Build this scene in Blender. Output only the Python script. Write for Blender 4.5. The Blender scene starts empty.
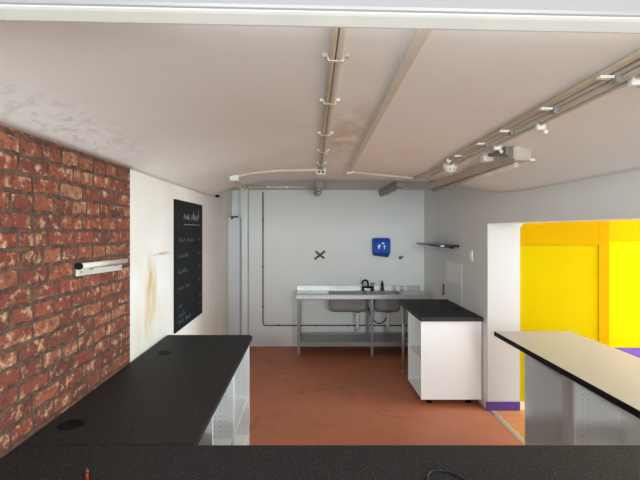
import bpy, bmesh, math, random
from mathutils import Vector, Matrix
random.seed(7)
scene = bpy.context.scene
col = scene.collection
PI = math.pi

# ------------------------------------------------------------------ materials
def new_mat(name):
    m = bpy.data.materials.new(name); m.use_nodes = True
    nt = m.node_tree; nt.nodes.clear()
    out = nt.nodes.new('ShaderNodeOutputMaterial')
    b = nt.nodes.new('ShaderNodeBsdfPrincipled')
    nt.links.new(b.outputs[0], out.inputs[0])
    return m, nt, b

def srgb(r, g, b):
    def f(c):
        c /= 255.0
        return c/12.92 if c <= .04045 else ((c+.055)/1.055)**2.4
    return (f(r), f(g), f(b), 1)

def mat(name, c, rough=.6, metal=0, var=.0, vscale=6, bump=0, bscale=60, speck=None, dark=None, spec=.5):
    """plain procedural surface: base colour, soft wear variation, optional speckle, bump"""
    m, nt, b = new_mat(name)
    N, L = nt.nodes, nt.links
    b.inputs['Roughness'].default_value = rough
    b.inputs['Metallic'].default_value = metal
    b.inputs['Specular IOR Level'].default_value = spec
    geo = N.new('ShaderNodeNewGeometry')
    rgb = N.new('ShaderNodeRGB'); rgb.outputs[0].default_value = c
    cur = rgb.outputs[0]
    def noise(s, d=4, r=.6):
        n = N.new('ShaderNodeTexNoise'); n.inputs['Scale'].default_value = s
        n.inputs['Detail'].default_value = d; n.inputs['Roughness'].default_value = r
        L.new(geo.outputs['Position'], n.inputs['Vector']); return n
    def mix(fac, a, bcol, blend='MIX'):
        x = N.new('ShaderNodeMix'); x.data_type = 'RGBA'; x.blend_type = blend
        L.new(fac, x.inputs[0]); L.new(a, x.inputs[6])
        if isinstance(bcol, tuple): x.inputs[7].default_value = bcol
        else: L.new(bcol, x.inputs[7])
        return x.outputs[2]
    if var:
        n = noise(vscale)
        r = N.new('ShaderNodeMapRange'); r.inputs[1].default_value = .42; r.inputs[2].default_value = .72
        r.inputs[3].default_value = 0; r.inputs[4].default_value = var
        L.new(n.outputs[0], r.inputs[0])
        d = dark or (c[0]*.45, c[1]*.42, c[2]*.4, 1)
        cur = mix(r.outputs[0], cur, d)
    if speck:
        n = noise(speck[1], 2, .5)
        r = N.new('ShaderNodeMapRange'); r.inputs[1].default_value = .6; r.inputs[2].default_value = .72
        r.inputs[4].default_value = speck[2]
        L.new(n.outputs[0], r.inputs[0])
        cur = mix(r.outputs[0], cur, speck[0])
    L.new(cur, b.inputs['Base Color'])
    if bump:
        n = noise(bscale)
        bp = N.new('ShaderNodeBump'); bp.inputs['Strength'].default_value = bump; bp.inputs['Distance'].default_value = .004
        L.new(n.outputs[0], bp.inputs['Height']); L.new(bp.outputs[0], b.inputs['Normal'])
    return m

def brick_mat():
    m, nt, b = new_mat('red_brick')
    N, L = nt.nodes, nt.links
    geo = N.new('ShaderNodeNewGeometry')
    sep = N.new('ShaderNodeSeparateXYZ'); L.new(geo.outputs['Position'], sep.inputs[0])
    com = N.new('ShaderNodeCombineXYZ'); L.new(sep.outputs[1], com.inputs[0]); L.new(sep.outputs[2], com.inputs[1])
    n0 = N.new('ShaderNodeTexNoise'); n0.inputs['Scale'].default_value = 9; n0.inputs['Detail'].default_value = 4
    L.new(com.outputs[0], n0.inputs['Vector'])
    sub = N.new('ShaderNodeVectorMath'); sub.operation = 'SUBTRACT'; sub.inputs[1].default_value = (.5, .5, .5)
    L.new(n0.outputs['Color'], sub.inputs[0])
    sc = N.new('ShaderNodeVectorMath'); sc.operation = 'SCALE'; sc.inputs['Scale'].default_value = .034
    L.new(sub.outputs[0], sc.inputs[0])
    add = N.new('ShaderNodeVectorMath'); L.new(com.outputs[0], add.inputs[0]); L.new(sc.outputs[0], add.inputs[1])
    br = N.new('ShaderNodeTexBrick'); L.new(add.outputs[0], br.inputs['Vector'])
    br.offset = .43; br.offset_frequency = 2; br.squash = .72; br.squash_frequency = 3
    br.inputs['Scale'].default_value = 1; br.inputs['Brick Width'].default_value = .205
    br.inputs['Row Height'].default_value = .076; br.inputs['Mortar Size'].default_value = .0105
    br.inputs['Mortar Smooth'].default_value = .35
    br.inputs['Color1'].default_value = (0, 0, 0, 1); br.inputs['Color2'].default_value = (1, 1, 1, 1)
    br.inputs['Mortar'].default_value = (.5, .5, .5, 1)
    ramp = N.new('ShaderNodeValToRGB'); L.new(br.outputs['Color'], ramp.inputs[0])
    e = ramp.color_ramp.elements
    e[0].position = 0; e[0].color = srgb(94, 50, 38)
    e[1].position = 1; e[1].color = srgb(164, 108, 80)
    for p, c in ((.2, srgb(138, 64, 46)), (.42, srgb(110, 56, 42)), (.6, srgb(146, 70, 50)), (.78, srgb(156, 92, 64)), (.9, srgb(132, 64, 46))):
        x = e.new(p); x.color = c
    def noise(s, d=6, r=.65):
        n = N.new('ShaderNodeTexNoise'); n.inputs['Scale'].default_value = s
        n.inputs['Detail'].default_value = d; n.inputs['Roughness'].default_value = r
        L.new(com.outputs[0], n.inputs['Vector']); return n
    def mr(src, a, bb, lo, hi):
        r = N.new('ShaderNodeMapRange'); r.inputs[1].default_value = a; r.inputs[2].default_value = bb
        r.inputs[3].default_value = lo; r.inputs[4].default_value = hi; L.new(src, r.inputs[0]); return r.outputs[0]
    def mix(fac, a, bcol):
        x = N.new('ShaderNodeMix'); x.data_type = 'RGBA'; L.new(fac, x.inputs[0]); L.new(a, x.inputs[6])
        if isinstance(bcol, tuple): x.inputs[7].default_value = bcol
        else: L.new(bcol, x.inputs[7])
        return x.outputs[2]
    cur = ramp.outputs[0]
    cur = mix(mr(noise(34).outputs[0], .47, .66, 0, .85), cur, srgb(74, 44, 36))
    nn = noise(15, 7, .75)
    cur = mix(mr(nn.outputs[0],   .52, .64, 0, .9), cur, srgb(206, 172, 132))
    n3 = noise(5, 3, .5)
    cur = mix(mr(n3.outputs[0], .58, .75, 0, .45), cur, srgb(110, 74, 48))
    mort = mix(mr(noise(22).outputs[0], .4, .65, 0, 1), N.new('ShaderNodeRGB').outputs[0], srgb(112, 86, 66))
    mort.node.inputs[6].default_value = srgb(66, 48, 38)
    for l in list(mort.node.inputs[6].links): L.remove(l)
    cur = mix(br.outputs['Fac'], cur, mort)
    L.new(cur, b.inputs['Base Color'])
    b.inputs['Roughness'].default_value = .85
    inv = N.new('ShaderNodeMath'); inv.operation = 'SUBTRACT'; inv.inputs[0].default_value = 1; L.new(br.outputs['Fac'], inv.inputs[1])
    nb = noise(60)
    ad = N.new('ShaderNodeMath'); ad.operation = 'MULTIPLY_ADD'; L.new(nb.outputs[0], ad.inputs[0]); ad.inputs[1].default_value = .5; L.new(inv.outputs[0], ad.inputs[2])
    bp = N.new('ShaderNodeBump'); bp.inputs['Strength'].default_value = .7; bp.inputs['Distance'].default_value = .008
    L.new(ad.outputs[0], bp.inputs['Height']); L.new(bp.outputs[0], b.inputs['Normal'])
    return m

def floor_mat():
    m, nt, b = new_mat('red_painted_floor')
    N, L = nt.nodes, nt.links
    geo = N.new('ShaderNodeNewGeometry')
    def noise(s, d=6, r=.6, dist=0):
        n = N.new('ShaderNodeTexNoise'); n.inputs['Scale'].default_value = s
        n.inputs['Detail'].default_value = d; n.inputs['Roughness'].default_value = r; n.inputs['Distortion'].default_value = dist
        L.new(geo.outputs['Position'], n.inputs['Vector']); return n.outputs[0]
    def layer(cur, src, a, bb, hi, c):
        r = N.new('ShaderNodeMapRange'); r.inputs[1].default_value = a; r.inputs[2].default_value = bb; r.inputs[4].default_value = hi
        L.new(src, r.inputs[0])
        x = N.new('ShaderNodeMix'); x.data_type = 'RGBA'; L.new(r.outputs[0], x.inputs[0])
        if isinstance(cur, tuple): x.inputs[6].default_value = cur
        else: L.new(cur, x.inputs[6])
        x.inputs[7].default_value = c
        return x.outputs[2]
    cur = layer(srgb(186, 114, 80), noise(1.6), .4, .7, .6, srgb(168, 100, 70))
    cur = layer(cur, noise(12, 8, .7), .56, .75, .35, srgb(110, 62, 46))
    cur = layer(cur, noise(2.4, 5, .6, 1.5), .58, .7, .5, srgb(112, 72, 56))
    cur = layer(cur, noise(70, 2, .5), .7, .78, .35, srgb(200, 150, 120))
    L.new(cur, b.inputs['Base Color']); b.inputs['Roughness'].default_value = .55
    bp = N.new('ShaderNodeBump'); bp.inputs['Strength'].default_value = .25; bp.inputs['Distance'].default_value = .003
    L.new(noise(40), bp.inputs['Height']); L.new(bp.outputs[0], b.inputs['Normal'])
    return m

def plank_mat():
    m, nt, b = new_mat('orange_wood_floor')
    N, L = nt.nodes, nt.links
    geo = N.new('ShaderNodeNewGeometry')
    br = N.new('ShaderNodeTexBrick'); L.new(geo.outputs['Position'], br.inputs['Vector'])
    br.inputs['Scale'].default_value = 1; br.inputs['Brick Width'].default_value = 1.2; br.inputs['Row Height'].default_value = .14
    br.inputs['Mortar Size'].default_value = .002
    br.inputs['Color1'].default_value = srgb(206, 142, 84); br.inputs['Color2'].default_value = srgb(186, 124, 70)
    br.inputs['Mortar'].default_value = srgb(130, 80, 45)
    L.new(br.outputs['Color'], b.inputs['Base Color']); b.inputs['Roughness'].default_value = .4
    return m

M = dict(
    bounce_floor=mat('pale_bounce_floor', srgb(150, 150, 148), .4, var=.1),  # unseen customer-side floor, kept pale to bounce light onto the ceiling
    white_wall=mat('white_painted_wall', srgb(242, 242, 238), .7, var=.18, vscale=2.2, bump=.15, dark=srgb(205, 198, 182)),
    stained_wall=mat('stained_white_wall', srgb(244, 242, 236), .7, var=.3, vscale=1.7, bump=.25, dark=srgb(214, 196, 158)),
    grey_wall=mat('pale_grey_wall', srgb(224, 226, 223), .7, var=.15, vscale=2, bump=.2, dark=srgb(208, 207, 202)),
    ceiling=mat('greige_ceiling_paint', srgb(246, 244, 241), .75, var=.2, vscale=1.3, bump=.2, bscale=18, dark=srgb(218, 208, 194)),
    box_grey=mat('pale_blue_grey_paint', srgb(196, 199, 202), .6),
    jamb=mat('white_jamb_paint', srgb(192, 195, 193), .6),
    rear_ceiling=mat('grey_rear_ceiling', srgb(214, 212, 208), .75, var=.25, vscale=3, dark=srgb(150, 142, 132)),  # rear strip in a duller grey than the main ceiling
    brick=brick_mat(), floor=floor_mat(), planks=plank_mat(),
    yellow=mat('bright_yellow_paint', srgb(184, 164, 0), .8, spec=.03, var=.06, vscale=2, dark=srgb(180, 158, 0)),
    deep_yellow=mat('deep_yellow_tone', srgb(182, 144, 0), .8, spec=.03),  # deeper yellow of the post and the upper bands
    purple=mat('purple_paint', srgb(86, 52, 136), .5, var=.1),
    pale_trim=mat('cream_skirting_paint', srgb(236, 222, 196), .5),
    laminate=mat('black_speckled_laminate', srgb(40, 39, 39), .62, var=.25, vscale=3, speck=(srgb(112, 110, 108), 170, .9), dark=srgb(32, 30, 28), spec=.15),
    laminate_edge=mat('black_laminate_edge', srgb(32, 31, 31), .45),
    beige_top=mat('beige_speckled_laminate', srgb(176, 174, 164), .4, var=.1, speck=(srgb(170, 160, 140), 220, .4)),
    carcass=mat('white_melamine', srgb(246, 251, 251), .4),
    grey_panel=mat('grey_melamine', srgb(222, 222, 220), .45),
    hole=mat('dark_hole', srgb(110, 106, 98), .8),
    black_plastic=mat('black_plastic', srgb(12, 12, 13), .6, spec=.15),
    steel=mat('brushed_stainless_steel', srgb(186, 187, 186), .32, .6, var=.3, vscale=14, dark=srgb(130, 128, 124)),
    steel_dark=mat('dull_stainless_steel', srgb(146, 148, 148), .38, .3, var=.3, vscale=10, dark=srgb(105, 103, 100)),
    chrome=mat('chrome', srgb(200, 200, 202), .12, 1),
    dark_chrome=mat('blackened_chrome', srgb(58, 58, 62), .25, 1),
    waste=mat('white_waste_pipe_plastic', srgb(222, 222, 218), .45),
    copper=mat('tarnished_brown_pipe', srgb(104, 76, 62), .55, var=.3, vscale=20),
    brass=mat('old_brass', srgb(120, 96, 66), .5, .4),
    tape=mat('brown_parcel_tape', srgb(116, 76, 26), .6, spec=.2, var=.2, vscale=25),
    blue=mat('blue_dispenser_plastic', srgb(16, 74, 172), .5, spec=.2, var=.1),
    dark_blue=mat('dark_blue_plastic', srgb(14, 40, 100), .5, spec=.2),
    white_mark=mat('white_print', srgb(228, 238, 248), .5),
    board=mat('blackboard_surface', srgb(17, 18, 19), .7, spec=.2, var=.4, vscale=5, dark=srgb(26, 26, 28)),
    chalk=mat('grey_white_chalk', srgb(124, 132, 136), .9),
    blue_chalk=mat('blue_chalk', srgb(66, 86, 100), .9),
    red_chalk=mat('faint_red_chalk', srgb(60, 32, 33), .9),
    conduit=mat('cream_conduit', srgb(222, 214, 198), .5, var=.3, vscale=9, dark=srgb(190, 174, 148)),
    conduit_brown=mat('grubby_brown_conduit', srgb(206, 192, 168), .6, var=.4, vscale=8, dark=srgb(166, 146, 116)),
    conduit_grey=mat('grubby_grey_conduit', srgb(204, 197, 186), .55, var=.3, vscale=8, dark=srgb(150, 136, 118)),
    white_plastic=mat('white_plastic', srgb(238, 236, 230), .4),
    batten=mat('grubby_batten_enamel', srgb(198, 188, 176), .5, var=.35, vscale=9, dark=srgb(140, 124, 108)),
    grey_metal=mat('grey_painted_metal', srgb(140, 139, 133), .5, var=.3, vscale=12),
    rail=mat('off_white_enamel', srgb(206, 202, 188), .45, var=.15, vscale=12),
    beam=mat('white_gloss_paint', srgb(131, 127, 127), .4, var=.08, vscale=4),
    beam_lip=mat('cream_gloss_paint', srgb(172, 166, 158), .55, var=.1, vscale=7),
    aluminium=mat('aluminium_threshold', srgb(206, 198, 180), .4, .6),
    red=mat('red_lacquer', srgb(170, 34, 24), .3),
    gold=mat('gold_metal', srgb(206, 150, 72), .3, .8),
    shelf=mat('black_glass', srgb(34, 38, 46), .15),
    cable=mat('navy_black_cable', srgb(16, 17, 26), .45),
)

def add_patch(m, centre, radii, c, strength, scale, lo, hi):
    """an irregular stain: noise-edged ellipsoid region of another colour in a material"""
    nt = m.node_tree; N, L = nt.nodes, nt.links
    b = next(n for n in N if n.type == 'BSDF_PRINCIPLED'); src = b.inputs['Base Color'].links[0].from_socket
    geo = N.new('ShaderNodeNewGeometry')
    sub = N.new('ShaderNodeVectorMath'); sub.operation = 'SUBTRACT'; sub.inputs[1].default_value = centre; L.new(geo.outputs['Position'], sub.inputs[0])
    mul = N.new('ShaderNodeVectorMath'); mul.operation = 'MULTIPLY'; mul.inputs[1].default_value = [1/r for r in radii]; L.new(sub.outputs[0], mul.inputs[0])
    ln = N.new('ShaderNodeVectorMath'); ln.operation = 'LENGTH'; L.new(mul.outputs[0], ln.inputs[0])
    inv = N.new('ShaderNodeMapRange'); inv.inputs[1].default_value = 1; inv.inputs[2].default_value = .3; L.new(ln.outputs['Value'], inv.inputs[0])
    n = N.new('ShaderNodeTexNoise'); n.inputs['Detail'].default_value = 6; n.inputs['Scale'].default_value = 1
    mp = N.new('ShaderNodeVectorMath'); mp.operation = 'MULTIPLY'; mp.inputs[1].default_value = scale; L.new(geo.outputs['Position'], mp.inputs[0]); L.new(mp.outputs[0], n.inputs['Vector'])
    r = N.new('ShaderNodeMapRange'); r.inputs[1].default_value = lo; r.inputs[2].default_value = hi; L.new(n.outputs[0], r.inputs[0])
    mm = N.new('ShaderNodeMath'); mm.operation = 'MULTIPLY'; L.new(inv.outputs[0], mm.inputs[0]); L.new(r.outputs[0], mm.inputs[1])
    m2 = N.new('ShaderNodeMath'); m2.operation = 'MULTIPLY'; m2.inputs[1].default_value = strength; L.new(mm.outputs[0], m2.inputs[0])
    x = N.new('ShaderNodeMix'); x.data_type = 'RGBA'; L.new(m2.outputs[0], x.inputs[0]); L.new(src, x.inputs[6]); x.inputs[7].default_value = c
    L.new(x.outputs[2], b.inputs['Base Color'])
# water mark beside the middle pipes, flaked paint by the bricks, yellow drips and a scrape on the left wall
add_patch(M['ceiling'], (.23, 2.85, 2.33), (.16, .95, .5), srgb(212, 196, 168), .8, (9, 5, 9), .35, .55)
add_patch(M['ceiling'], (-1.03, 2.15, 2.18), (.15, .8, .3), srgb(255, 254, 252), .85, (60, 11, 30), .52, .6)
add_patch(M['ceiling'], (-1.03, 2.0, 2.18), (.2, 1.0, .3), srgb(205, 192, 176), .4, (30, 16, 30), .55, .62)
add_patch(M['stained_wall'], (-1.15, 3.25, 1.33), (.3, .14, .3), srgb(214, 176, 110), .95, (8, 12, 5), .3, .6)
add_patch(M['stained_wall'], (-1.15, 3.18, 1.12), (.3, .09, .2), srgb(224, 192, 134), .8, (8, 14, 6), .3, .6)
add_patch(M['stained_wall'], (-1.15, 3.5, 1.565), (.3, .26, .016), srgb(206, 178, 140), .9, (8, 14, 30), .3, .5)
add_patch(M['stained_wall'], (-1.15, 3.2, 1.0), (.3, .5, .5), srgb(232, 214, 178), .5, (8, 7, 4), .4, .65)

# ------------------------------------------------------------------ mesh builder
class MB:
    def __init__(s): s.bm = bmesh.new(); s.mi = 0
    def _mark(s, before):
        for f in s.bm.faces:
            if f not in before: f.material_index = s.mi
    def box(s, x0, x1, y0, y1, z0, z1, bev=0, seg=2):
        before = set(s.bm.faces)
        t = bmesh.new()
        bmesh.ops.create_cube(t, size=1)
        bmesh.ops.scale(t, vec=(abs(x1-x0), abs(y1-y0), abs(z1-z0)), verts=t.verts)
        bmesh.ops.translate(t, vec=((x0+x1)/2, (y0+y1)/2, (z0+z1)/2), verts=t.verts)
        if bev: bmesh.ops.bevel(t, geom=list(t.edges), offset=bev, segments=seg, affect='EDGES', profile=.5)
        s._merge(t); return s
    def _merge(s, t):
        me = bpy.data.meshes.new('tmp')
        for f in t.faces: f.material_index = s.mi
        t.to_mesh(me); t.free(); s.bm.from_mesh(me); bpy.data.meshes.remove(me)
    def cyl(s, a, b, r, r2=None, n=16, smooth=True):
        a, b = Vector(a), Vector(b); d = b-a
        t = bmesh.new()
        bmesh.ops.create_cone(t, cap_ends=True, segments=n, radius1=r, radius2=r if r2 is None else r2, depth=d.length)
        q = Vector((0, 0, 1)).rotation_difference(d.normalized())
        bmesh.ops.transform(t, matrix=Matrix.Translation((a+b)/2) @ q.to_matrix().to_4x4(), verts=t.verts)
        if smooth:
            for f in t.faces: f.smooth = len(f.verts) == 4
        s._merge(t); return s
    def tube(s, pts, r, n=10):
        """round tube along a path; r a number or one radius per point"""
        pts = [Vector(p) for p in pts]; t = bmesh.new(); rings = []
        up = Vector((0, 0, 1))
        for i, p in enumerate(pts):
            d = (pts[min(i+1, len(pts)-1)] - pts[max(i-1, 0)]).normalized()
            if i == 0:
                ref = Vector((0, 0, 1)) if abs(d.z) < .9 else Vector((1, 0, 0))
                u = d.cross(ref).normalized()
            else:
                u = (u - d*u.dot(d)).normalized()
            w = d.cross(u)
            rr = r[i] if isinstance(r, (list, tuple)) else r
            rings.append([t.verts.new(p + (u*math.cos(2*PI*k/n) + w*math.sin(2*PI*k/n))*rr) for k in range(n)])
        for i in range(len(rings)-1):
            for k in range(n):
                f = t.faces.new((rings[i][k], rings[i][(k+1) % n], rings[i+1][(k+1) % n], rings[i+1][k])); f.smooth = True
        t.faces.new(rings[0][::-1]); t.faces.new(rings[-1])
        bmesh.ops.recalc_face_normals(t, faces=t.faces)
        s._merge(t); return s
    def lathe(s, prof, c, n=24, axis='Z'):
        t = bmesh.new(); rings = []
        for r, z in prof:
            ring = []
            for k in range(n):
                a = 2*PI*k/n
                v = Vector((r*math.cos(a), r*math.sin(a), z))
                if axis == '-Z': v = Vector((v.x, -v.y, -v.z))
                if axis == 'X': v = Vector((v.z, v.x, v.y))
                if axis == '-X': v = Vector((-v.z, v.y, v.x))
                if axis == '-Y': v = Vector((v.x, -v.z, v.y))
                ring.append(t.verts.new(v + Vector(c)))
            rings.append(ring)
        for i in range(len(rings)-1):
            for k in range(n):
                f = t.faces.new((rings[i][k], rings[i][(k+1) % n], rings[i+1][(k+1) % n], rings[i+1][k])); f.smooth = True
        t.faces.new(rings[0][::-1]); t.faces.new(rings[-1])
        bmesh.ops.recalc_face_normals(t, faces=t.faces)
        s._merge(t); return s
    def prism(s, poly, axis, a, b):
        """extrude a 2D outline along an axis ('X': poly is (y,z); 'Y': (x,z); 'Z': (x,y))"""
        t = bmesh.new()
        def P(u, v, w): return {'X': (w, u, v), 'Y': (u, w, v), 'Z': (u, v, w)}[axis]
        A = [t.verts.new(P(u, v, a)) for u, v in poly]; B = [t.verts.new(P(u, v, b)) for u, v in poly]
        n = len(poly)
        for i in range(n): t.faces.new((A[i], A[(i+1) % n], B[(i+1) % n], B[i]))
        t.faces.new(A[::-1]); t.faces.new(B)
        bmesh.ops.recalc_face_normals(t, faces=t.faces)
        s._merge(t); return s
    def build(s, name, mats, parent=None, loc=None):
        me = bpy.data.meshes.new(name)
        if not isinstance(mats, (list, tuple)): mats = [mats]
        for m in mats: me.materials.append(m)
        o = bpy.data.objects.new(name, me); col.objects.link(o)
        if parent is not None:
            w = Vector((0, 0, 0)); p = parent
            while p is not None: w += p.location; p = p.parent
            bmesh.ops.translate(s.bm, vec=-w, verts=s.bm.verts)
            o.parent = parent
        else:
            if loc is None:
                xs = [v.co.x for v in s.bm.verts]; ys = [v.co.y for v in s.bm.verts]; zs = [v.co.z for v in s.bm.verts]
                loc = ((min(xs)+max(xs))/2, (min(ys)+max(ys))/2, min(zs))
            bmesh.ops.translate(s.bm, vec=-Vector(loc), verts=s.bm.verts)
            o.location = loc
        s.bm.to_mesh(me); s.bm.free(); return o

def tag(o, label, cat, group=None):
    o['label'] = label; o['category'] = cat
    if group: o['group'] = group
    return o
def thing(name, loc, label, cat, group=None):
    o = bpy.data.objects.new(name, None); col.objects.link(o); o.location = loc; o.empty_display_size = .1
    return tag(o, label, cat, group)
def struct(o):
    o['kind'] = 'structure'; return o

XL, XR, YB, YF = -1.15, 1.73, 6.67, .55     # left wall, right wall, back wall, near end of the kitchen
YJ = 4.31                                   # near face of the wall beside the opening
# ------------------------------------------------------------------ room shell
def lerp_tab(x, xs, ys):
    if x <= xs[0]: return ys[0]
    for i in range(len(xs)-1):
        if x <= xs[i+1]: return ys[i] + (ys[i+1]-ys[i])*(x-xs[i])/(xs[i+1]-xs[i])
    return ys[-1]
YC = 5.25                                   # where the bowed ceiling stops
def ceil_z(x, y):
    if x <= 0: return 2.34-.205*min(1, -x/1.15)**3.2
    zr = lerp_tab(y, [0, 3.6, 4.03, 4.37, 5.05, 5.36], [2.06, 2.06, 2.08, 2.134, 2.25, 2.30])
    return 2.34-(2.34-zr)*min(1, x/XR)**3.2

b = MB(); b.box(XL-.1, 1.77, 1.12, YB+.1, -.05, 0); struct(b.build('floor', M['floor'], loc=(0, 0, 0)))
b = MB(); b.box(-3.5, 1.77, -4, 1.12, -.05, 0); struct(b.build('floor', M['bounce_floor'], loc=(0, 0, 0)))['label'] = 'unseen customer-side floor, made pale to bounce light'
b = MB(); b.box(1.77, 7, -2.5, 6.3, -.05, 0); struct(b.build('floor', M['planks'], loc=(0, 0, 0)))['label'] = 'orange plank floor of the yellow room'

# bowed main ceiling as a solid slab
t = MB(); nx, ny = 44, 26
top = []
for j in range(ny+1):
    y = YF + (YC-YF)*j/ny
    top.append([t.bm.verts.new((XL-.02 + (XR-XL+.04)*i/nx, y, ceil_z(max(XL, min(XR, XL-.02 + (XR-XL+.04)*i/nx)), y))) for i in range(nx+1)])
for j in range(ny):
    for i in range(nx):
        f = t.bm.faces.new((top[j][i], top[j+1][i], top[j+1][i+1], top[j][i+1])); f.smooth = True
ext = bmesh.ops.extrude_face_region(t.bm, geom=list(t.bm.faces))
for v in ext['geom']:
    if isinstance(v, bmesh.types.BMVert): v.co.z = 2.6
bmesh.ops.recalc_face_normals(t.bm, faces=t.bm.faces)
struct(t.build('ceiling', M['ceiling'], loc=(0, 0, 0)))
b = MB(); b.box(XL-.1, XR+.1, YC, YB+.1, 2.35, 2.6); struct(b.build('ceiling', M['rear_ceiling'], loc=(0, 0, 0)))

# left wall: brick to y 2.85, then painted plaster
b = MB(); b.box(XL-.2, XL, YF, 2.852, 0, 2.5); b.mi = 1; b.box(XL-.2, XL-.004, 2.852, YB+.1, 0, 2.5)
struct(b.build('wall_left', [M['brick'], M['stained_wall']], loc=(0, 0, 0)))
b = MB(); b.box(XL-.2, XR+.1, YB, YB+.15, 0, 2.5); struct(b.build('wall_back', M['grey_wall'], loc=(0, 0, 0)))
# right wall with the low wide opening (lintel over it)
b = MB(); b.box(XR, 2.03, YJ, YB+.1, 0, 2.5); b.box(XR, 2.03, YF, YJ, 1.813, 2.5)
struct(b.build('wall_right', M['grey_wall'], loc=(0, 0, 0)))
# purple skirting on the wall end beside the opening
b = MB(); b.box(XR-.012, 2.045, YJ-.014, YJ, 0, .088, .003); struct(b.build('baseboard_right', M['purple'], loc=(0, 0, 0)))
# yellow room
b = MB(); b.box(2.03, 2.825, YJ+.03, 4.6, 0, 2.5); struct(b.build('wall_yellow', M['yellow'], loc=(0, 0, 0)))
b = MB(); b.box(2.83, 7, 6.1, 6.25, 0, 2.5); struct(b.build('wall_yellow', M['yellow'], loc=(0, 0, 0)))
b = MB(); b.box(2.03, 2.825, YJ+.012, YJ+.03, 0, .075, .003); struct(b.build('baseboard_yellow', M['pale_trim'], loc=(0, 0, 0)))
b = MB(); b.box(2.83, 7, 6.085, 6.1, 0, .135, .003); struct(b.build('baseboard_far', M['purple'], loc=(0, 0, 0)))
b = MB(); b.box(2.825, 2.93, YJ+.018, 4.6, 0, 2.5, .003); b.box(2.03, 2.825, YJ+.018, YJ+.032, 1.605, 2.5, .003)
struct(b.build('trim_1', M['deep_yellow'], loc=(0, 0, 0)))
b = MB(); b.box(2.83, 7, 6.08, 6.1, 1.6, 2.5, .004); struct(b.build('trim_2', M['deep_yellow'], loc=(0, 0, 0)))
b = MB(); b.box(1.9, 7, YF, 6.3, 2.5, 2.6); struct(b.build('ceiling', M['white_wall'], loc=(0, 0, 0)))
# white painted return between grey wall and yellow wall, rounded upper corner
pts = [(XR+.001, .0), (2.045, 0), (2.045, 1.74)]
for k in range(7):
    a = PI - k*PI/2/6
    pts.append((2.105+.06*math.cos(a), 1.753+.06*math.sin(a)))
pts += [(XR+.001, 1.813)]
b = MB(); b.prism(pts, 'Y', YJ-.008, YJ+.02); struct(b.build('trim_3', M['jamb'], loc=(0, 0, 0)))
# threshold strip
b = MB(); b.prism([(1.745, 0), (1.752, .006), (1.792, .006), (1.8, 0)], 'Y', .9, YJ-.02)
b.box(1.766, 1.778, .9, YJ-.02, .005, .009)
struct(b.build('trim_4', M['aluminium'], loc=(0, 0, 0)))
# boxed-in pipe in the rear left corner
b = MB(); b.mi = 1; b.box(XL, -.985, 6.3, YB, 0, 1.93, .004); b.mi = 0; b.box(-1.0, -.9, 6.5, YB, 0, 2.35, .004)
struct(b.build('trim_5', [M['grey_wall'], M['box_grey']], loc=(0, 0, 0)))
# panel line on the back wall above the sink
b = MB(); b.box(.35, XR-.01, YB-.008, YB, .86, 1.385, .002); b.box(.35, XR-.01, YB-.012, YB, 1.375, 1.392, .002)
struct(b.build('trim_6', M['grey_wall'], loc=(0, 0, 0)))
# head of the serving opening: fascia and rounded bottom rail, slightly out of level
def slope_z(x): return -.0205*x
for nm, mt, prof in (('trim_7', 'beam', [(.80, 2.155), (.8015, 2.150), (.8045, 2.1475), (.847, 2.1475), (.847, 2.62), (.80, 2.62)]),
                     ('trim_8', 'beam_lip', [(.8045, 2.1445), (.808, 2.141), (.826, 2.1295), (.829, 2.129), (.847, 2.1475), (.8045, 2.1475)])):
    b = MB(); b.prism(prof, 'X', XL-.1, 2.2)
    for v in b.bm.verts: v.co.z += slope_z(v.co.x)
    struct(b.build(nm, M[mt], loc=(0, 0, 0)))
# ------------------------------------------------------------------ worktops and base units
def grommet(x, y, z, parent, r=.041):
    g = MB(); g.lathe([(r+.006, 0), (r+.006, .003), (r, .0045), (r-.006, .0045), (r-.010, .0015), (.004, .0012)], (x, y, z), 28)
    g.box(x-.004, x+.016, y-.008, y+.008, z, z+.004, .001)
    return g.build('cable_grommet', M['black_plastic'], parent)

def worktop_slab(x0, x1, y0, y1, zt, th, parent, mat_top='laminate', mat_edge='laminate_edge', name='worktop_board'):
    g = MB(); g.mi = 0; g.box(x0, x1, y0, y1, zt-th, zt, .004)
    g.mi = 1
    for f in g.bm.faces:
        if f.normal.z < .9 or f.calc_center_median().z < zt-.001: f.material_index = 1
    return g.build(name, [M[mat_top], M[mat_edge]], parent)

# near counter
w = thing('serving_counter', (.3, 1.45, 0), 'black speckled counter running across the bottom of the view', 'counter')
worktop_slab(XL+.003, 1.95, 1.1, 1.757, .90, .04, w)
for x in (-1.1, -.45, .45, 1.3, 1.9):
    g = MB(); g.box(x-.009, x+.009, 1.18, 1.7, 0, .86); g.build('support_panel', M['carcass'], w)
g = MB(); g.box(XL+.02, 1.9, 1.14, 1.158, 0, .86); g.build('front_panel', M['carcass'], w)

# left counter
w = thing('worktop', (-.8, 2.7, .86), 'black worktop along the brick wall on open white units', 'worktop')
g = MB(); g.prism([(XL+.003, 1.759), (-.455, 1.759), (-.455, 3.56), (-.475, 3.6), (XL+.003, 3.6)], 'Z', .87, .90)
bmesh.ops.bevel(g.bm, geom=[e for e in g.bm.edges if abs(e.verts[0].co.z-e.verts[1].co.z) < .001 and e.verts[0].co.z > .89], offset=.004, segments=2, affect='EDGES')
for f in g.bm.faces:
    f.material_index = 0 if f.normal.z > .9 else 1
g.build('worktop_board', [M['laminate'], M['laminate_edge']], w)
grommet(-1.0, 3.07, .90, w); grommet(-1.035, 1.935, .90, w, .046)

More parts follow.
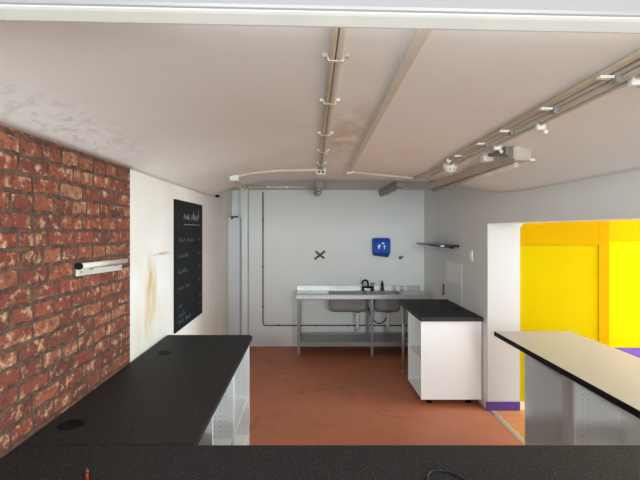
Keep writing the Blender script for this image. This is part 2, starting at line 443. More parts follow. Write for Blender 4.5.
def side_panel(x0, x1, y0, y1, z0, z1, parent, face=None, cols=(), step=.032, m='carcass', name='side_panel'):
    """carcass side with rows of shelf-pin holes on one face (face: 'y0' or 'y1')"""
    g = MB(); g.box(x0, x1, y0, y1, z0, z1, .0012, 1)
    g.mi = 1
    for cx in cols:
        z = z0+.09
        while z < z1-.07:
            yy = y0 if face == 'y0' else y1
            t2 = bmesh.new(); bmesh.ops.create_circle(t2, cap_ends=True, segments=8, radius=.0026)
            bmesh.ops.rotate(t2, cent=(0, 0, 0), matrix=Matrix.Rotation(PI/2, 3, 'X'), verts=t2.verts)
            bmesh.ops.translate(t2, vec=(cx, yy + (-.0006 if face == 'y0' else .0006), z), verts=t2.verts)
            g._merge(t2); z += step
    return g.build(name, [M[m], M['hole']], parent)

def open_unit(x_front, x_back, y0, y1, ztop, label, group, shelf_z, cols, m='carcass', zb=.1, plain_far=False, cat='cabinet'):
    """open-fronted base unit; front at x_front, back panel at x_back"""
    lo, hi = min(x_front, x_back), max(x_front, x_back)
    u = thing('base_unit', ((lo+hi)/2, (y0+y1)/2, 0), label, cat, group)
    side_panel(lo, hi, y1-.018, y1, 0, ztop, u, 'y0', () if plain_far else cols, m=m)
    side_panel(lo, hi, y0, y0+.018, 0, ztop, u, 'y1', cols, m=m)
    s = 1 if x_back > x_front else -1
    g = MB(); g.box(x_back-s*.012, x_back, y0+.018, y1-.018, zb, ztop); g.build('back_panel', M[m], u)
    g = MB(); g.box(x_front+s*.004, x_back-s*.012, y0+.018, y1-.018, zb, zb+.018, .001); g.build('bottom_panel', M[m], u)
    for z in shelf_z:
        g = MB(); g.box(x_front+s*.012, x_back-s*.012, y0+.019, y1-.019, z-.018, z, .001); g.build('shelf', M[m], u)
    g = MB(); g.box(x_front+s*.05, x_front+s*.066, y0+.018, y1-.018, 0, zb); g.build('plinth', M[m], u)
    return u
open_unit(-.478, -1.12, 2.835, 3.56, .869, 'open white shelf unit at the far end of the long black worktop', 'open units under the left worktop', (.41,), (-.525, -.56, -.70, -.735))
open_unit(-.478, -1.12, 2.2, 2.83, .869, 'open white shelf unit between the far unit and the near counter', 'open units under the left worktop', (.43,), (-.525, -.56, -.60, -.70))

# rear right unit with worktop
w = thing('worktop', (1.4, 4.95, .845), 'dark grey worktop against the right wall between sink and opening', 'worktop')
worktop_slab(1.10, XR-.003, 4.385, 5.55, .885, .04, w)
grommet(1.60, 4.82, .885, w, .036)
g = MB(); g.cyl((1.16, 5.47, .02), (1.16, 5.47, .845), .019); g.cyl((1.16, 5.47, 0), (1.16, 5.47, .025), .024); g.cyl((1.16, 5.47, .835), (1.16, 5.47, .845), .04)
g.build('leg', M['steel'], w)
g = MB(); g.box(XR-.06, XR-.003, 5.0, 5.5, .79, .845); g.build('wall_batten', M['carcass'], w)
u = thing('base_unit', (1.42, 4.7, 0), 'low white cabinet on black feet under the dark grey worktop by the opening', 'cabinet')
side_panel(1.115, XR-.012, 4.42, 4.438, .06, .845, u, 'y1', (1.16, 1.2))
side_panel(1.115, XR-.012, 4.985, 5.003, .06, .845, u, 'y0', (1.16, 1.2))
g = MB(); g.box(1.70, 1.712, 4.438, 4.985, .06, .845); g.build('back_panel', M['carcass'], u)
g = MB(); g.box(1.12, 1.70, 4.438, 4.985, .06, .078); g.build('bottom_panel', M['carcass'], u)
g = MB(); g.box(1.13, 1.70, 4.439, 4.984, .44, .458); g.build('shelf', M['carcass'], u)
g = MB(); g.box(1.12, 1.22, 4.438, 4.985, .827, .845); g.build('top_rail', M['carcass'], u)
for x, y in ((1.22, 4.52), (1.62, 4.52), (1.22, 4.92), (1.62, 4.92)):
    g = MB(); g.lathe([(.03, 0), (.032, .008), (.02, .014), (.018, .045), (.03, .05), (.03, .06)], (x, y, 0), 16); g.build('foot', M['black_plastic'], u)

# right counter in the opening
w = thing('worktop', (1.88, 2.7, .86), 'beige worktop with black edge crossing the opening to the yellow room', 'worktop')
worktop_slab(1.555, 2.2, 1.759, 3.735, .90, .04, w, 'beige_top', 'black_plastic')
open_unit(1.66, 1.95, 2.775, 3.42, .858, 'grey shelf unit at the far end under the beige worktop', 'units under the beige worktop', (), (1.70, 1.733), 'grey_panel', plain_far=True)
open_unit(1.66, 1.95, 2.10, 2.773, .858, 'grey unit with pin holes under the near part of the beige worktop', 'units under the beige worktop', (), (1.70, 1.733), 'carcass')

# things on the near counter
g = thing('pen', (-.755, 1.5, .9), 'red pen with gold tip lying on the near counter', 'pen')
d = Vector((-.787, 1.575, .906)) - Vector((-.72, 1.44, .906)); d.normalize()
p0 = Vector((-.787, 1.575, .9058))
q = MB(); q.cyl(p0-d*.15, p0-d*.03, .0055); q.build('barrel', M['red'], g)
q = MB(); q.cyl(p0-d*.03, p0-d*.022, .0058); q.cyl(p0-d*.022, p0-d*.006, .0052, .002); q.cyl(p0-d*.006, p0, .002, .0008); q.cyl(p0-d*.06, p0-d*.052, .0058); q.build('tip', M['gold'], g)
pts = [(.40, 1.36), (.395, 1.45), (.405, 1.52), (.425, 1.553), (.452, 1.566), (.485, 1.556), (.512, 1.53), (.53, 1.50), (.56, 1.45), (.62, 1.38)]
def spline(P, n=6, closed=False):
    P = [Vector(p) for p in P]; out = []
    for i in range(len(P)-1):
        a, b_, c, d_ = P[max(i-1, 0)], P[i], P[i+1], P[min(i+2, len(P)-1)]
        for k in range(n):
            t_ = k/n
            out.append(.5*((2*b_) + (c-a)*t_ + (2*a-5*b_+4*c-d_)*t_*t_ + (3*b_-a-3*c+d_)*t_**3))
    out.append(P[-1]); return out
q = MB(); q.tube(spline([(x, y, .9035) for x, y in pts]), .0034, 8)
tag(q.build('cable', M['cable']), 'thin black cable looping on the near counter', 'cable')

# ------------------------------------------------------------------ sink
ZS = .855; SX0, SX1, SY0, SY1 = -.18, 1.66, 6.12, 6.645
s = thing('sink_table', (.75, 6.4, 0), 'stainless steel double bowl sink table on legs against the back wall', 'sink')
bowls = [(.28, .82, 6.2, 6.5), (.915, 1.29, 6.2, 6.5)]
g = MB()
xs = sorted([SX0, SX1]+[v for bw in bowls for v in bw[:2]]); ys = [SY0, 6.2, 6.5, SY1]
for i in range(len(xs)-1):
    for j in range(3):
        if j == 1 and any(abs(xs[i]-bw[0]) < 1e-6 for bw in bowls): continue
        g.box(xs[i], xs[i+1], ys[j], ys[j+1], ZS-.004, ZS)
g.box(SX0, SX1, SY0, SY0+.012, ZS-.062, ZS+.004, .004)
g.box(SX0, SX0+.012, SY0, SY1, ZS-.06, ZS+.004, .003)
g.box(SX1-.012, SX1, SY0, SY1, ZS-.06, ZS+.004, .003)
g.build('sink_top', M['steel'], s)
g = MB(); g.box(SX0, SX1, SY1-.004, SY1+.012, ZS-.02, ZS+.065, .003); g.build('upstand', M['steel'], s)
for bx0, bx1, by0, by1 in bowls:
    g = MB(); n = 6
    def ring(ins, z, rad):
        r_ = []
        x0, x1, y0, y1 = bx0+ins, bx1-ins, by0+ins, by1-ins
        for cx, cy, a0 in ((x1-rad, y1-rad, 0), (x0+rad, y1-rad, PI/2), (x0+rad, y0+rad, PI), (x1-rad, y0+rad, 1.5*PI)):
            for k in range(n+1):
                a = a0+PI/2*k/n; r_.append(g.bm.verts.new((cx+rad*math.cos(a), cy+rad*math.sin(a), z)))
        return r_
    R = [ring(-.004, ZS+.001, .02), ring(.0, ZS-.004, .04), ring(.004, ZS-.19, .05), ring(.012, ZS-.236, .055), ring(.04, ZS-.256, .05), ring(.12, ZS-.26, .02)]
    for a, b_ in zip(R, R[1:]):
        for k in range(len(a)):
            f = g.bm.faces.new((a[k], a[(k+1) % len(a)], b_[(k+1) % len(a)], b_[k])); f.smooth = True
    g.bm.faces.new(R[-1])
    bmesh.ops.recalc_face_normals(g.bm, faces=g.bm.faces)
    bo = g.build('bowl', M['steel_dark'], s)
    sm = bo.modifiers.new('shell', 'SOLIDIFY'); sm.thickness = .003; sm.offset = 0
    cx = bx0+.42*(bx1-bx0)+.19 if bx1-bx0 > .4 else (bx0+bx1)/2+.03
    cx = min(cx, bx1-.1)
    q = MB(); q.cyl((cx, 6.35, ZS-.28), (cx, 6.35, ZS-.257), .04); q.build('drain', M['black_plastic'], s)
    q = MB(); q.tube(spline([(cx, 6.35, ZS-.28), (cx, 6.35, ZS-.42), (cx, 6.36, ZS-.5), (cx+.0, 6.42, ZS-.545), (cx, 6.5, ZS-.53), (cx, 6.56, ZS-.54), (cx, 6.62, ZS-.6)], 5), .021, 12)
    q.lathe([(.029, 0), (.029, .035)], (cx, 6.35, ZS-.33), 12); q.lathe([(.029, 0), (.029, .035)], (cx, 6.35, ZS-.43), 12)
    q.build('waste_pipe', M['waste'], s)
for x in (-.145, .873, 1.62):
    for y in (6.16, 6.6):
        g = MB(); g.box(x-.019, x+.019, y-.019, y+.019, .03, ZS-.004, .004); g.lathe([(.022, 0), (.022, .012), (.013, .016), (.013, .035)], (x, y, 0), 12)
        g.build('leg', M['steel_dark'], s)
g = MB(); g.box(SX0+.03, SX1-.02, 6.14, 6.62, .192, .2); g.box(SX0+.03, SX1-.02, 6.14, 6.152, .14, .205, .003); g.box(SX0+.03, SX1-.02, 6.61, 6.622, .14, .23, .003)
g.build('undershelf', M['steel_dark'], s)
q = MB(); q.tube(spline([(.87, 6.5, .62), (.9, 6.42, .5), (.97, 6.36, .42), (1.06, 6.36, .43), (1.13, 6.4, .52), (1.12, 6.45, .6)], 6), .008); q.build('hose', M['black_plastic'], s)
# mixer tap
q = MB(); q.cyl((.785, 6.56, ZS+.05), (.955, 6.56, ZS+.05), .016); q.cyl((.80, 6.56, ZS), (.80, 6.56, ZS+.05), .02); q.cyl((.94, 6.56, ZS), (.94, 6.56, ZS+.05), .02)
q.lathe([(.026, 0), (.026, .02), (.018, .03), (.016, .05)], (.87, 6.56, ZS+.035), 16)
tp = q.build('mixer_tap', M['dark_chrome'], s)
q = MB(); q.tube(spline([(.872, 6.56, ZS+.07), (.872, 6.56, ZS+.10), (.862, 6.55, ZS+.14), (.835, 6.535, ZS+.155), (.80, 6.515, ZS+.15), (.78, 6.50, ZS+.13), (.774, 6.495, ZS+.112)], 6), .0135, 12); q.build('spout', M['dark_chrome'], tp)
for x in (.80, .94):
    q = MB(); q.cyl((x, 6.56, ZS+.06), (x, 6.56, ZS+.098), .017, .013); q.cyl((x-.036, 6.56, ZS+.105), (x+.036, 6.56, ZS+.105), .008); q.cyl((x, 6.524, ZS+.105), (x, 6.596, ZS+.105), .008); q.lathe([(.015, 0), (.015, .015), (.006, .02)], (x, 6.56, ZS+.096), 12)
    q.build('tap_handle', M['chrome'], tp)
# single tap
q = MB(); q.lathe([(.024, 0), (.024, .015), (.017, .025), (.017, .075), (.021, .08), (.021, .1), (.012, .112), (.010, .14), (.012, .145), (.008, .15)], (1.085, 6.56, ZS), 16)
q.tube([(1.085, 6.56, ZS+.05), (1.085, 6.50, ZS+.06), (1.085, 6.46, ZS+.055), (1.085, 6.45, ZS+.035)], .011)
q.build('pillar_tap', M['dark_chrome'], s)
# small white items by the taps
q = MB(); q.lathe([(.028, 0), (.034, .01), (.038, .065), (.039, .07), (.035, .07), (.033, .02), (.003, .015)], (1.30, 6.565, ZS), 20)
c_ = thing('mug', (1.30, 6.565, ZS), 'small white cup on the sink edge right of the taps', 'cup')
q.build('cup_body', M['white_plastic'], c_)
q = MB(); q.tube(spline([(1.266, 6.565, ZS+.055), (1.245, 6.565, ZS+.05), (1.242, 6.565, ZS+.03), (1.265, 6.565, ZS+.018)], 4), .0045, 8); q.build('handle', M['white_plastic'], c_)
q = MB(); q.lathe([(.04, 0), (.046, .006), (.048, .05), (.048, .058), (.044, .058), (.042, .012), (.003, .01)], (1.425, 6.57, ZS), 22)
tag(q.build('tub', M['waste']), 'round white tub on the sink beside the small cup', 'tub')

# ------------------------------------------------------------------ back wall pieces
yb = YB
q = MB(); r = .0095
q.tube([(-.69, yb-.015, 2.32), (-.69, yb-.015, .36)] + [(-.69+.04*(1-math.cos(a)), yb-.015, .36-.04*math.sin(a)) for a in (PI/8, PI/4, 3*PI/8, PI/2)] + [(1.6, yb-.015, .32)], r, 10)
pp = thing('water_pipe', (-.69, yb, .3), 'thin brown pipe running down the back wall then behind the sink', 'pipe')
q.build('pipe', M['copper'], pp)
for p in ((-.69, 1.9), (-.69, 1.2), (-.69, .6)):
    q = MB(); q.box(p[0]-.016, p[0]+.016, yb-.027, yb, p[1]-.007, p[1]+.007, .002); q.build('pipe_clip', M['copper'], pp)
for x in (-.45, .1, .6):
    q = MB(); q.box(x-.007, x+.007, yb-.027, yb, .304, .336, .002); q.build('pipe_clip', M['copper'], pp)
# tape cross
tc = thing('tape_cross', (.165, yb, 1.375), 'brown X of parcel tape stuck on the back wall above the sink', 'tape')
for k, (ang, ln, dy) in enumerate(((38, .20, 0), (-40, .165, .0008))):
    q = MB(); n = 8
    vs = []
    for i in range(n+1):
        for sgn in (-1, 1):
            u = -ln/2 + ln*i/n; v = sgn*.017 + random.uniform(-.0015, .0015)
            if i in (0, n): u += random.uniform(-.006, .006)
            a = math.radians(ang)
            vs.append((.165+u*math.cos(a)-v*math.sin(a), 1.375+u*math.sin(a)+v*math.cos(a)))
    poly = vs[0::2] + vs[1::2][::-1]
    q.prism(poly, 'Y', yb-.0015-dy, yb-.0004-dy); q.build('tape_strip', M['tape'], tc)
# brass stub
q = MB(); q.cyl((1.37, yb-.008, 1.335), (1.37, yb-.045, 1.335), .018); q.cyl((1.345, yb-.045, 1.32), (1.40, yb-.045, 1.352), .012); q.lathe([(.026, 0), (.026, .006)], (1.37, yb-.008, 1.335), 14, '-Y')
tag(q.build('pipe_stub', M['brass']), 'small brown brass pipe stub on the back wall right of the blue dispenser', 'pipe')
# paper towel dispenser
D = thing('towel_dispenser', (1.07, yb, 1.35), 'blue paper towel dispenser with white emblem on the back wall', 'dispenser')
q = MB(); poly = [(yb-.001, 1.400), (yb-.19, 1.400), (yb-.205, 1.420), (yb-.205, 1.570), (yb-.19, 1.615), (yb-.15, 1.630), (yb-.001, 1.630)]
q.prism(poly, 'X', .945, 1.19)
bmesh.ops.bevel(q.bm, geom=[e for e in q.bm.edges if abs(e.verts[0].co.x-e.verts[1].co.x) < .001], offset=.014, segments=3, affect='EDGES')
q.build('cover', M['blue'], D)
q = MB(); q.prism([(.95, 1.402), (1.185, 1.402), (1.155, 1.348), (1.12, 1.355), (.955, 1.375)], 'Y', yb-.17, yb-.002); q.build('paper_slot', M['dark_blue'], D)
q = MB(); yy = yb-.207
def disc(x, z, r1, r2=None):
    q.prism([(x+r1*math.cos(2*PI*k/16), z+(r2 or r1)*math.sin(2*PI*k/16)) for k in range(16)], 'Y', yy, yb-.2035)
q.prism([(1.012, 1.475), (1.024, 1.470), (1.034, 1.510), (1.046, 1.526), (1.034, 1.532), (1.026, 1.544), (1.018, 1.530), (1.004, 1.526)], 'Y', yy, yb-.2035)
disc(1.078, 1.557, .017, .013)
q.prism([(1.092, 1.470), (1.103, 1.470), (1.106, 1.506), (1.114, 1.520), (1.1, 1.532), (1.086, 1.520), (1.092, 1.506)], 'Y', yy, yb-.2035)
q.build('emblem', M['white_mark'], D)

# ------------------------------------------------------------------ left wall
bd = thing('menu_board', (XL, 4.25, .87), 'tall black chalkboard with faint writing on the left wall', 'chalkboard')
q = MB(); q.box(XL-.003, XL+.014, 3.78, 4.73, .868, 2.014, .002, 1); q.build('board', M['board'], bd)
xf = XL+.0146
def stroke(mb, P, wd=.004):
    """flat chalk stroke on the board, P in (y,z)"""
    for (y0, z0), (y1, z1) in zip(P, P[1:]):
        dy, dz = y1-y0, z1-z0; L_ = math.hypot(dy, dz) or 1; ny, nz = -dz/L_*wd, dy/L_*wd
        mb.prism([(y0+ny, z0+nz), (y1+ny, z1+nz), (y1-ny, z1-nz), (y0-ny, z0-nz)], 'X', xf-.0004, xf+.0006)
def scribble(mb, y, z, h, wd, n, rnd, sw=.004):
    """a hand-chalked word too faint to read: n joined letter-like strokes"""
    P = []
    st = wd/n
    for i in range(n):
        hh = h*(1 if rnd.random() < .3 else .55)
        P += [(y+st*i, z+rnd.uniform(0, .1)*h), (y+st*(i+.3), z+hh*rnd.uniform(.8, 1)), (y+st*(i+.6), z+rnd.uniform(0, .25)*h), (y+st*(i+.85), z+.5*hh)]
    stroke(mb, P, sw)
rnd = random.Random(5)
for y, wv, n_ in ((4.03, .2, 3), (4.29, .3, 5)):
    q = MB(); scribble(q, y, 1.84, .11, wv, n_, rnd, .006); q.build('chalk_heading', M['chalk'], bd)
q = MB(); stroke(q, [(4.03, 1.80), (4.6, 1.80)], .004); q.build('chalk_underline', M['chalk'], bd)
for z, wds in ((1.64, (.22, .26)), (1.5, (.34,)), (1.36, (.3,)), (1.22, (.16, .14)), (1.06, (.12,)), (.98, (.2,)), (.92, (.16, .18))):
    y = 3.86
    for wv in wds:
        q = MB(); scribble(q, y, z, .055, wv, max(2, int(wv/.05)), rnd, .0035); y += wv+.06; q.build('chalk_word', M['blue_chalk'], bd)
    q = MB(); scribble(q, 4.56+rnd.uniform(-.02, .02), z, .05, .1, 2, rnd, .0035); q.build('chalk_price', M['blue_chalk'], bd)
q = MB(); stroke(q, [(3.86, 1.72), (3.88, 1.9), (3.95, 1.94), (4.0, 1.86), (3.96, 1.74)], .006); 
q.build('chalk_smudge', M['red_chalk'], bd)

# rail on the bricks
r_ = thing('wall_rail', (XL, 2.45, 1.52), 'short off-white metal rail screwed to the brick wall', 'rail')
q = MB(); q.prism([(2.19, 1.522), (2.70, 1.508), (2.70, 1.54), (2.19, 1.556)], 'X', XL, XL+.012); q.build('back_plate', M['rail'], r_)
q = MB(); q.cyl((XL+.02, 2.185, 1.571), (XL+.02, 2.74, 1.561), .0145); q.build('tube', M['rail'], r_)
q = MB(); q.cyl((XL+.02, 2.172, 1.5712), (XL+.02, 2.19, 1.571), .0165); q.build('end_cap', M['black_plastic'], r_)
for y, z in ((2.3, 1.545), (2.6, 1.537)):
    q = MB(); q.box(XL, XL+.02, y, y+.03, z, z+.028); q.build('bracket', M['grey_metal'], r_)
for y, z in ((2.215, 1.54), (2.672, 1.525)):
    q = MB(); q.cyl((XL+.012, y, z), (XL+.0145, y, z), .006); q.build('screw', M['grey_metal'], r_)
# little black fixings near the rear left corner
q = MB(); q.box(XL-.004, XL+.03, 5.45, 5.53, 2.155, 2.185, .003); q.cyl((XL+.03, 5.49, 2.17), (XL+.045, 5.49, 2.17), .01)
tag(q.build('wall_bracket', M['black_plastic']), 'small black bracket high on the left wall beyond the chalkboard', 'bracket')
q = MB(); q.box(-1.1, -1.0, 6.275, 6.3, 1.925, 1.945, .002); q.box(-1.1, -1.08, 6.275, 6.3, 1.9, 1.93, .002)
tag(q.build('pipe_bracket', M['black_plastic']), 'small black bracket on top of the boxed pipe in the rear left corner', 'bracket')

# ------------------------------------------------------------------ right wall
sh = thing('wall_shelf', (XR, 5.65, 1.55), 'small black shelf on the right wall above the dark grey worktop', 'shelf')
q = MB(); q.box(1.50, XR, 5.1, 6.2, 1.552, 1.578, .003); q.build('shelf_board', M['shelf'], sh)
for y in (5.3, 6.0):
    q = MB(); q.prism([(XR, 1.552), (1.60, 1.552), (1.605, 1.546), (XR-.02, 1.525), (XR, 1.525)], 'Y', y-.007, y+.007); q.build('bracket', M['black_plastic'], sh)
q = MB(); q.box(1.512, 1.55, 5.0975, 5.1, 1.558, 1.574); q.build('sticker', M['white_mark'], sh)
sw = thing('light_switch', (XR, 4.74, 1.43), 'white light switch plate on the grey right wall near the opening', 'switch')
q = MB(); q.box(XR-.011, XR, 4.69, 4.785, 1.42, 1.53, .003); q.build('plate', M['white_plastic'], sw)
q = MB(); q.box(XR-.016, XR-.011, 4.722, 4.748, 1.455, 1.495, .002); q.build('rocker', M['white_plastic'], sw)
q = MB(); q.box(XR-.003, XR, 5.02, 5.6, 1.12, 1.365); q.mi = 1; q.box(XR-.003, XR, 5.02, 5.6, .886, 1.12)
tag(q.build('splashback', [M['white_wall'], M['grey_panel']]), 'pale splashback sheet on the right wall behind the dark grey worktop', 'splashback')
q = MB(); q.cyl((XR-.012, 5.68, .93), (XR-.012, 5.68, 1.06), .011); q.cyl((XR-.012, 5.68, 1.0), (XR, 5.68, 1.0), .015); q.box(XR-.03, XR, 5.66, 5.7, .92, .935)
tag(q.build('pipe_stub', M['brass']), 'short brass pipe on the right wall at the back of the dark grey worktop', 'pipe')

# ------------------------------------------------------------------ ceiling services
def cz(x, y, d=0): return ceil_z(x, y)-d
def along(x0, y0, x1, y1, d, n=14):
    return [(x0+(x1-x0)*i/n, y0+(y1-y0)*i/n, cz(x0+(x1-x0)*i/n, y0+(y1-y0)*i/n, d)) for i in range(n+1)]
def saddle(x, y, w_, mt, parent, d=.024):
    """pipe strap with two small white lugs"""
    q = MB(); z = cz(x, y)
    q.mi = 1; q.prism([(x-w_-.004, z+.002), (x-w_+.004, z-d), (x+w_-.004, z-d-.003), (x+w_+.004, z+.002), (x+w_-.002, z+.002), (x+w_-.008, z-d+.001), (x-w_+.008, z-d+.003), (x-w_+.002, z+.002)], 'Y', y-.008, y+.008)
    q.mi = 0
    for sx in (-1, 1): q.box(x+sx*(w_+.007)-.009, x+sx*(w_+.007)+.009, y-.010, y+.010, z-.012, z+.004, .003)
    return q.build('saddle', [M[mt], M['conduit']], parent)
# centre pair
c1 = thing('conduit_run', (.09, 2.7, 2.32), 'pair of grubby conduit pipes down the middle of the ceiling', 'conduit')
q = MB(); q.tube(along(.072, .95, .098, 4.2, .012), .0115); q.build('pipe', M['conduit_brown'], c1)
q = MB(); q.tube(along(.098, .95, .124, 4.2, .012), .0135); q.build('pipe', M['conduit'], c1)
for y in (1.49, 2.0, 2.67, 3.25, 3.85):
    saddle(.085+.026*(y-.95)/3.25, y, .03, 'conduit_brown' if y < 1.6 else 'white_plastic', c1)
# centre ceiling rose with socket
j = thing('ceiling_socket', (.115, 4.27, 2.3), 'white round junction box where the middle ceiling conduits end', 'junction box')
zz = cz(.115, 4.27)
q = MB(); q.lathe([(.048, 0), (.05, .012), (.05, .05), (.044, .06), (.004, .062)], (.115, 4.27, zz), 24, '-Z'); q.build('box_body', M['white_plastic'], j)
for x in (.085, .12):
    q = MB(); q.box(x, x+.023, 4.2165, 4.226, zz-.045, zz-.03); q.build('socket_slot', M['black_plastic'], j)
# left curved conduit
c2 = thing('conduit_run', (-.35, 4.35, 2.3), 'cream conduit curving left across the ceiling from the white junction box', 'conduit')
P = [(.066, 4.27), (-.1, 4.29), (-.332, 4.32), (-.55, 4.37), (-.71, 4.43)]
q = MB(); q.tube(spline([(x, y, cz(x, y, .013)) for x, y in P], 5), .0125); q.build('pipe', M['conduit'], c2)
saddle(-.33, 4.32, .012, 'white_plastic', c2)
q = MB(); q.box(-.79, -.7, 4.4, 4.48, cz(-.74, 4.44, .05), cz(-.74, 4.44)+.012, .008); q.build('end_box', M['white_plastic'], c2)
P = [(-.765, 4.48, cz(-.765, 4.48, .02)), (-.78, 4.8, cz(-.78, 4.8, .018)), (-.80, 5.15, cz(-.8, 5.15, .016)), (-.81, 5.24, 2.235), (-.82, 5.5, 2.245), (-.82, 5.8, 2.3), (-.82, 5.95, 2.334), (-.75, 6.05, 2.336)]
q = MB(); q.tube(spline(P, 5), .0125); q.build('pipe', M['conduit'], c2)
q = MB(); q.cyl((-.82, 5.4, 2.2395), (-.82, 5.5, 2.2525), .019); q.build('coupling', M['white_plastic'], c2)
q = MB(); q.tube([(-.75, 6.05, 2.336), (.06, 6.05, 2.336)], .012); q.build('pipe', M['conduit'], c2)
for x in (-.55, -.3):
    q = MB(); q.box(x-.012, x+.012, 6.025, 6.075, 2.318, 2.352, .004); q.build('saddle', M['white_plastic'], c2)
# boxed trunking
c3 = thing('trunking', (.36, 2.5, 2.32), 'narrow cream trunking strip on the ceiling right of the middle pipes', 'trunking')
q = MB(); n = 12
for i in range(n):
    y0 = .95+3.42*i/n; y1 = .95+3.42*(i+1)/n; x0 = .325+.07*i/n; x1 = .325+.07*(i+1)/n
    z = cz(x0, y0)
    vs = [q.bm.verts.new(p) for p in ((x0-.016, y0, z+.004), (x0+.016, y0, z+.004), (x0+.016, y0, z-.022), (x0-.016, y0, z-.022), (x1-.016, y1, z+.004), (x1+.016, y1, z+.004), (x1+.016, y1, z-.022), (x1-.016, y1, z-.022))]
    for f in ((0, 1, 5, 4), (1, 2, 6, 5), (2, 3, 7, 6), (3, 0, 4, 7)): q.bm.faces.new([vs[k] for k in f])
    if i == 0: q.bm.faces.new(vs[:4])
    if i == n-1: q.bm.faces.new(vs[4:])
bmesh.ops.remove_doubles(q.bm, verts=q.bm.verts, dist=.0005); bmesh.ops.recalc_face_normals(q.bm, faces=q.bm.faces)
q.build('channel', M['conduit'], c3)
q = MB(); q.box(.37, .43, 4.36, 4.43, cz(.4, 4.4, .035), cz(.4, 4.4)+.004, .008); q.build('end_box', M['white_plastic'], c3)
q = MB(); P = [(.43, 4.41), (.64, 4.56), (.85, 4.63), (1.1, 4.64), (1.24, 4.74), (1.32, 4.85)]
q.tube(spline([(x, y, cz(x, y, .01)) for x, y in P], 5), .0095); q.build('pipe', M['conduit'], c3)

# right bundle of pipes
c4 = thing('conduit_run', (1.03, 2.4, 2.26), 'bundle of parallel dusty pipes along the right side of the ceiling', 'conduit')
for x0, x1, r1, mt, ye in ((.985, 1.035, .0125, 'conduit_brown', 3.38), (1.018, 1.07, .012, 'conduit_grey', 3.9), (1.05, 1.10, .016, 'conduit_grey', 4.6), (1.088, 1.15, .012, 'conduit', 4.2)):
    q = MB(); q.tube(along(x0, .95, x1, ye, r1), r1); q.build('pipe', M[mt], c4)
for x, y in ((.995, 1.494), (1.0, 1.88), (1.008, 2.298), (1.014, 2.631), (1.022, 3.056)):
    q = MB(); z = cz(x, y); q.box(x-.022, x+.03, y-.012, y+.012, z-.034, z-.024, .003); q.build('saddle', M['white_plastic'], c4)
    q = MB(); q.box(x+.026, x+.046, y-.02, y+.012, z-.05, z+.004, .003); q.build('clip', M['grey_metal'], c4)
for x, y in ((1.10, 1.494), (1.115, 2.141), (1.128, 2.662)):
    q = MB(); z = cz(x, y); q.box(x-.022, x+.022, y-.014, y+.014, z-.04, z+.004, .006); q.cyl((x+.012, y, z-.036), (x+.014, y-.03, z-.055), .009); q.build('saddle', M['white_plastic'], c4)
# white round box
j = thing('junction_box', (1.09, 3.42, 2.24), 'white round plastic box at the far end of the right ceiling pipes', 'junction box')
zz = cz(1.10, 3.46)
q = MB(); q.lathe([(.05, -.01), (.054, .02), (.054, .05), (.048, .062), (.032, .067), (.03, .075), (.004, .077)], (1.10, 3.46, zz), 24, '-Z'); q.build('box_body', M['white_plastic'], j)
q = MB(); q.cyl((1.06, 3.40, zz-.012), (1.03, 3.26, zz-.004), .017); q.build('spout', M['white_plastic'], j)
for k in range(10):
    a = 2*PI*k/10; q = MB(); q.box(1.10+.049*math.cos(a)-.005, 1.10+.049*math.cos(a)+.005, 3.46+.049*math.sin(a)-.005, 3.46+.049*math.sin(a)+.005, zz-.06, zz-.046); q.build('vent_slot', M['grey_metal'], j)

# fluorescent batten
fb = thing('ceiling_light', (1.3, 3.7, 2.2), 'long unlit fluorescent batten on the ceiling beside the right pipes', 'light')
a0, a1 = Vector((1.262, 2.62, 2.20)), Vector((1.375, 4.95, 2.235))
def beam_along(q, a, c, w_, h, bev=0):
    t = bmesh.new(); bmesh.ops.create_cube(t, size=1); L_ = (c-a).length
    bmesh.ops.scale(t, vec=(w_, L_, h), verts=t.verts)
    if bev: bmesh.ops.bevel(t, geom=list(t.edges), offset=bev, segments=2, affect='EDGES')
    rot = Vector((0, 1, 0)).rotation_difference((c-a).normalized()).to_matrix().to_4x4()
    bmesh.ops.transform(t, matrix=Matrix.Translation((a+c)/2) @ rot, verts=t.verts); q._merge(t)
q = MB(); beam_along(q, a0, a1, .10, .075, .008); q.build('housing', M['batten'], fb)
q = MB(); off = Vector((.0, .0, -.052)); q.cyl(a0+off+(a1-a0)*.04, a0+off+(a1-a0)*.97, .016); q.build('tube', M['batten'], fb)
q = MB(); off2 = Vector((.058, 0, -.034)); beam_along(q, a0+off2, a0+off2+(a1-a0)*.42, .03, .012, .003); q.build('reflector_lip', M['white_plastic'], fb)
for f_ in (.02, .975):
    p = a0+(a1-a0)*f_; q = MB(); q.box(p.x-.052, p.x+.052, p.y-.04, p.y+.04, p.z-.02, p.z+.045, .008); q.build('lamp_holder', M['rail'] if f_ < .5 else M['batten'], fb)
for f_ in (.1, .4, .7, .93):
    p = a0+(a1-a0)*f_; q = MB(); q.box(p.x-.02, p.x+.02, p.y-.015, p.y+.015, p.z+.02, cz(p.x, p.y)+.004); q.build('hanger', M['grey_metal'], fb)
q = MB(); q.box(1.16, 1.235, 2.95, 3.03, cz(1.2, 2.99, .045), cz(1.2, 2.99)+.006, .01)
tag(q.build('junction_box', M['white_plastic']), 'small white box on the ceiling between the right pipes and the batten', 'junction box')
q = MB(); q.box(1.19, 1.25, 2.68, 2.74, cz(1.2, 2.7, .05), cz(1.2, 2.7)+.006, .004); q.cyl((1.215, 2.7, 2.22), (1.18, 2.9, 2.24), .012)
tag(q.build('conduit_bracket', M['grey_metal']), 'dark metal bracket above the near end of the batten', 'bracket')
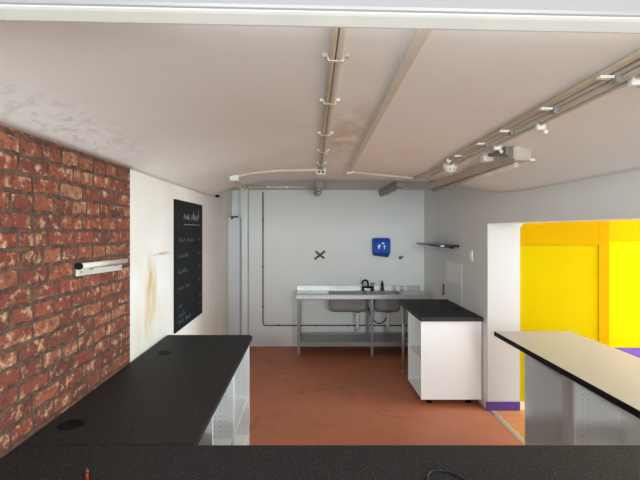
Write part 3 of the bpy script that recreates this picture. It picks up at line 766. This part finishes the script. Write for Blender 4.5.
# rear dark battens
for x, lab in ((.125, 'dusty grey metal batten at the rear ceiling behind the white junction box'), (1.095, 'dusty grey metal batten at the rear ceiling left of the long batten')):
    rb = thing('ceiling_batten', (x, 5.9, 2.25), lab, 'ceiling fixture', 'grey battens under the rear ceiling')
    q = MB(); t_ = [(x-.05, 2.352), (x-.046, 2.29), (x-.028, 2.255), (x+.028, 2.255), (x+.046, 2.29), (x+.05, 2.352)]
    q.prism(t_, 'Y', 5.3, 6.66); q.build('housing', M['grey_metal'], rb)
    for y in (5.45, 5.9, 6.35):
        q = MB(); q.cyl((x, y, 2.256), (x, y, 2.238), .02); q.build('lamp_holder', M['rail'], rb)
    q = MB(); q.box(x-.052, x+.052, 5.285, 5.3, 2.262, 2.345, .003); q.build('end_plate', M['grey_metal'], rb)

# ------------------------------------------------------------------ light
def area(name, loc, rot, sx, sy, power, c):
    l = bpy.data.lights.new(name, 'AREA'); l.shape = 'RECTANGLE'; l.size = sx; l.size_y = sy; l.energy = power; l.color = c
    o = bpy.data.objects.new(name, l); col.objects.link(o); o.location = loc; o.rotation_euler = rot
    return o
def lamp(name, loc, power, c):
    l = bpy.data.lights.new(name, 'POINT'); l.energy = power; l.color = c; l.shadow_soft_size = .15
    o = bpy.data.objects.new(name, l); col.objects.link(o); o.location = loc
    return o
# daylight: the window of the yellow room on the right, the shop front behind the camera
K = 1.0
day = (.86, .96, 1)
area('side_window_daylight', (6.6, 1.8, 1.5), (0, PI/2, 0), 2.0, 3.2, 75*K, day)
area('side_window_daylight', (6.6, 3.9, 1.35), (0, PI/2, 0), 2.2, 1.2, 190*K, day)
area('yellow_room_fill', (3.5, 2.5, 2.46), (0, 0, 0), .6, 1.2, 20*K, (.92, .97, 1))  # added fill for the near yellow wall, no fixture modelled
area('shop_front_daylight', (1.0, -3.8, 1.2), (PI/2, 0, 0), 5, 1.8, 215*K, day)
# added fill lights without fixtures, behind the camera and behind the opening head
lamp('shop_side_fill', (-.6, -2.0, 2.2), 170*K, (.9, .97, 1)); lamp('shop_side_fill', (1.2, -2.0, 2.2), 150*K, (.9, .97, 1))
area('kitchen_fill', (.3, 1.05, 2.25), (math.radians(50), 0, 0), 1.3, .07, 3*K, (.9, .97, 1))
world = bpy.data.worlds.new('world'); scene.world = world; world.use_nodes = True
bg = world.node_tree.nodes['Background']; bg.inputs[0].default_value = (.9, .97, 1, 1); bg.inputs[1].default_value = .15

# ------------------------------------------------------------------ camera and view
cam = bpy.data.cameras.new('camera'); co = bpy.data.objects.new('camera', cam); col.objects.link(co)
co.location = (0, 0, 1.75); co.rotation_euler = (PI/2, 0, 0)
cam.sensor_width = 36; cam.lens = 36*444/640
cam.shift_x = 11/640; cam.shift_y = -10/640
cam.clip_start = .05
scene.camera = co
scene.cycles.diffuse_bounces = 8
vs = scene.view_settings
vs.view_transform = 'Standard'; vs.look = 'None'; vs.exposure = .58; vs.gamma = 1; vs.use_curve_mapping = False
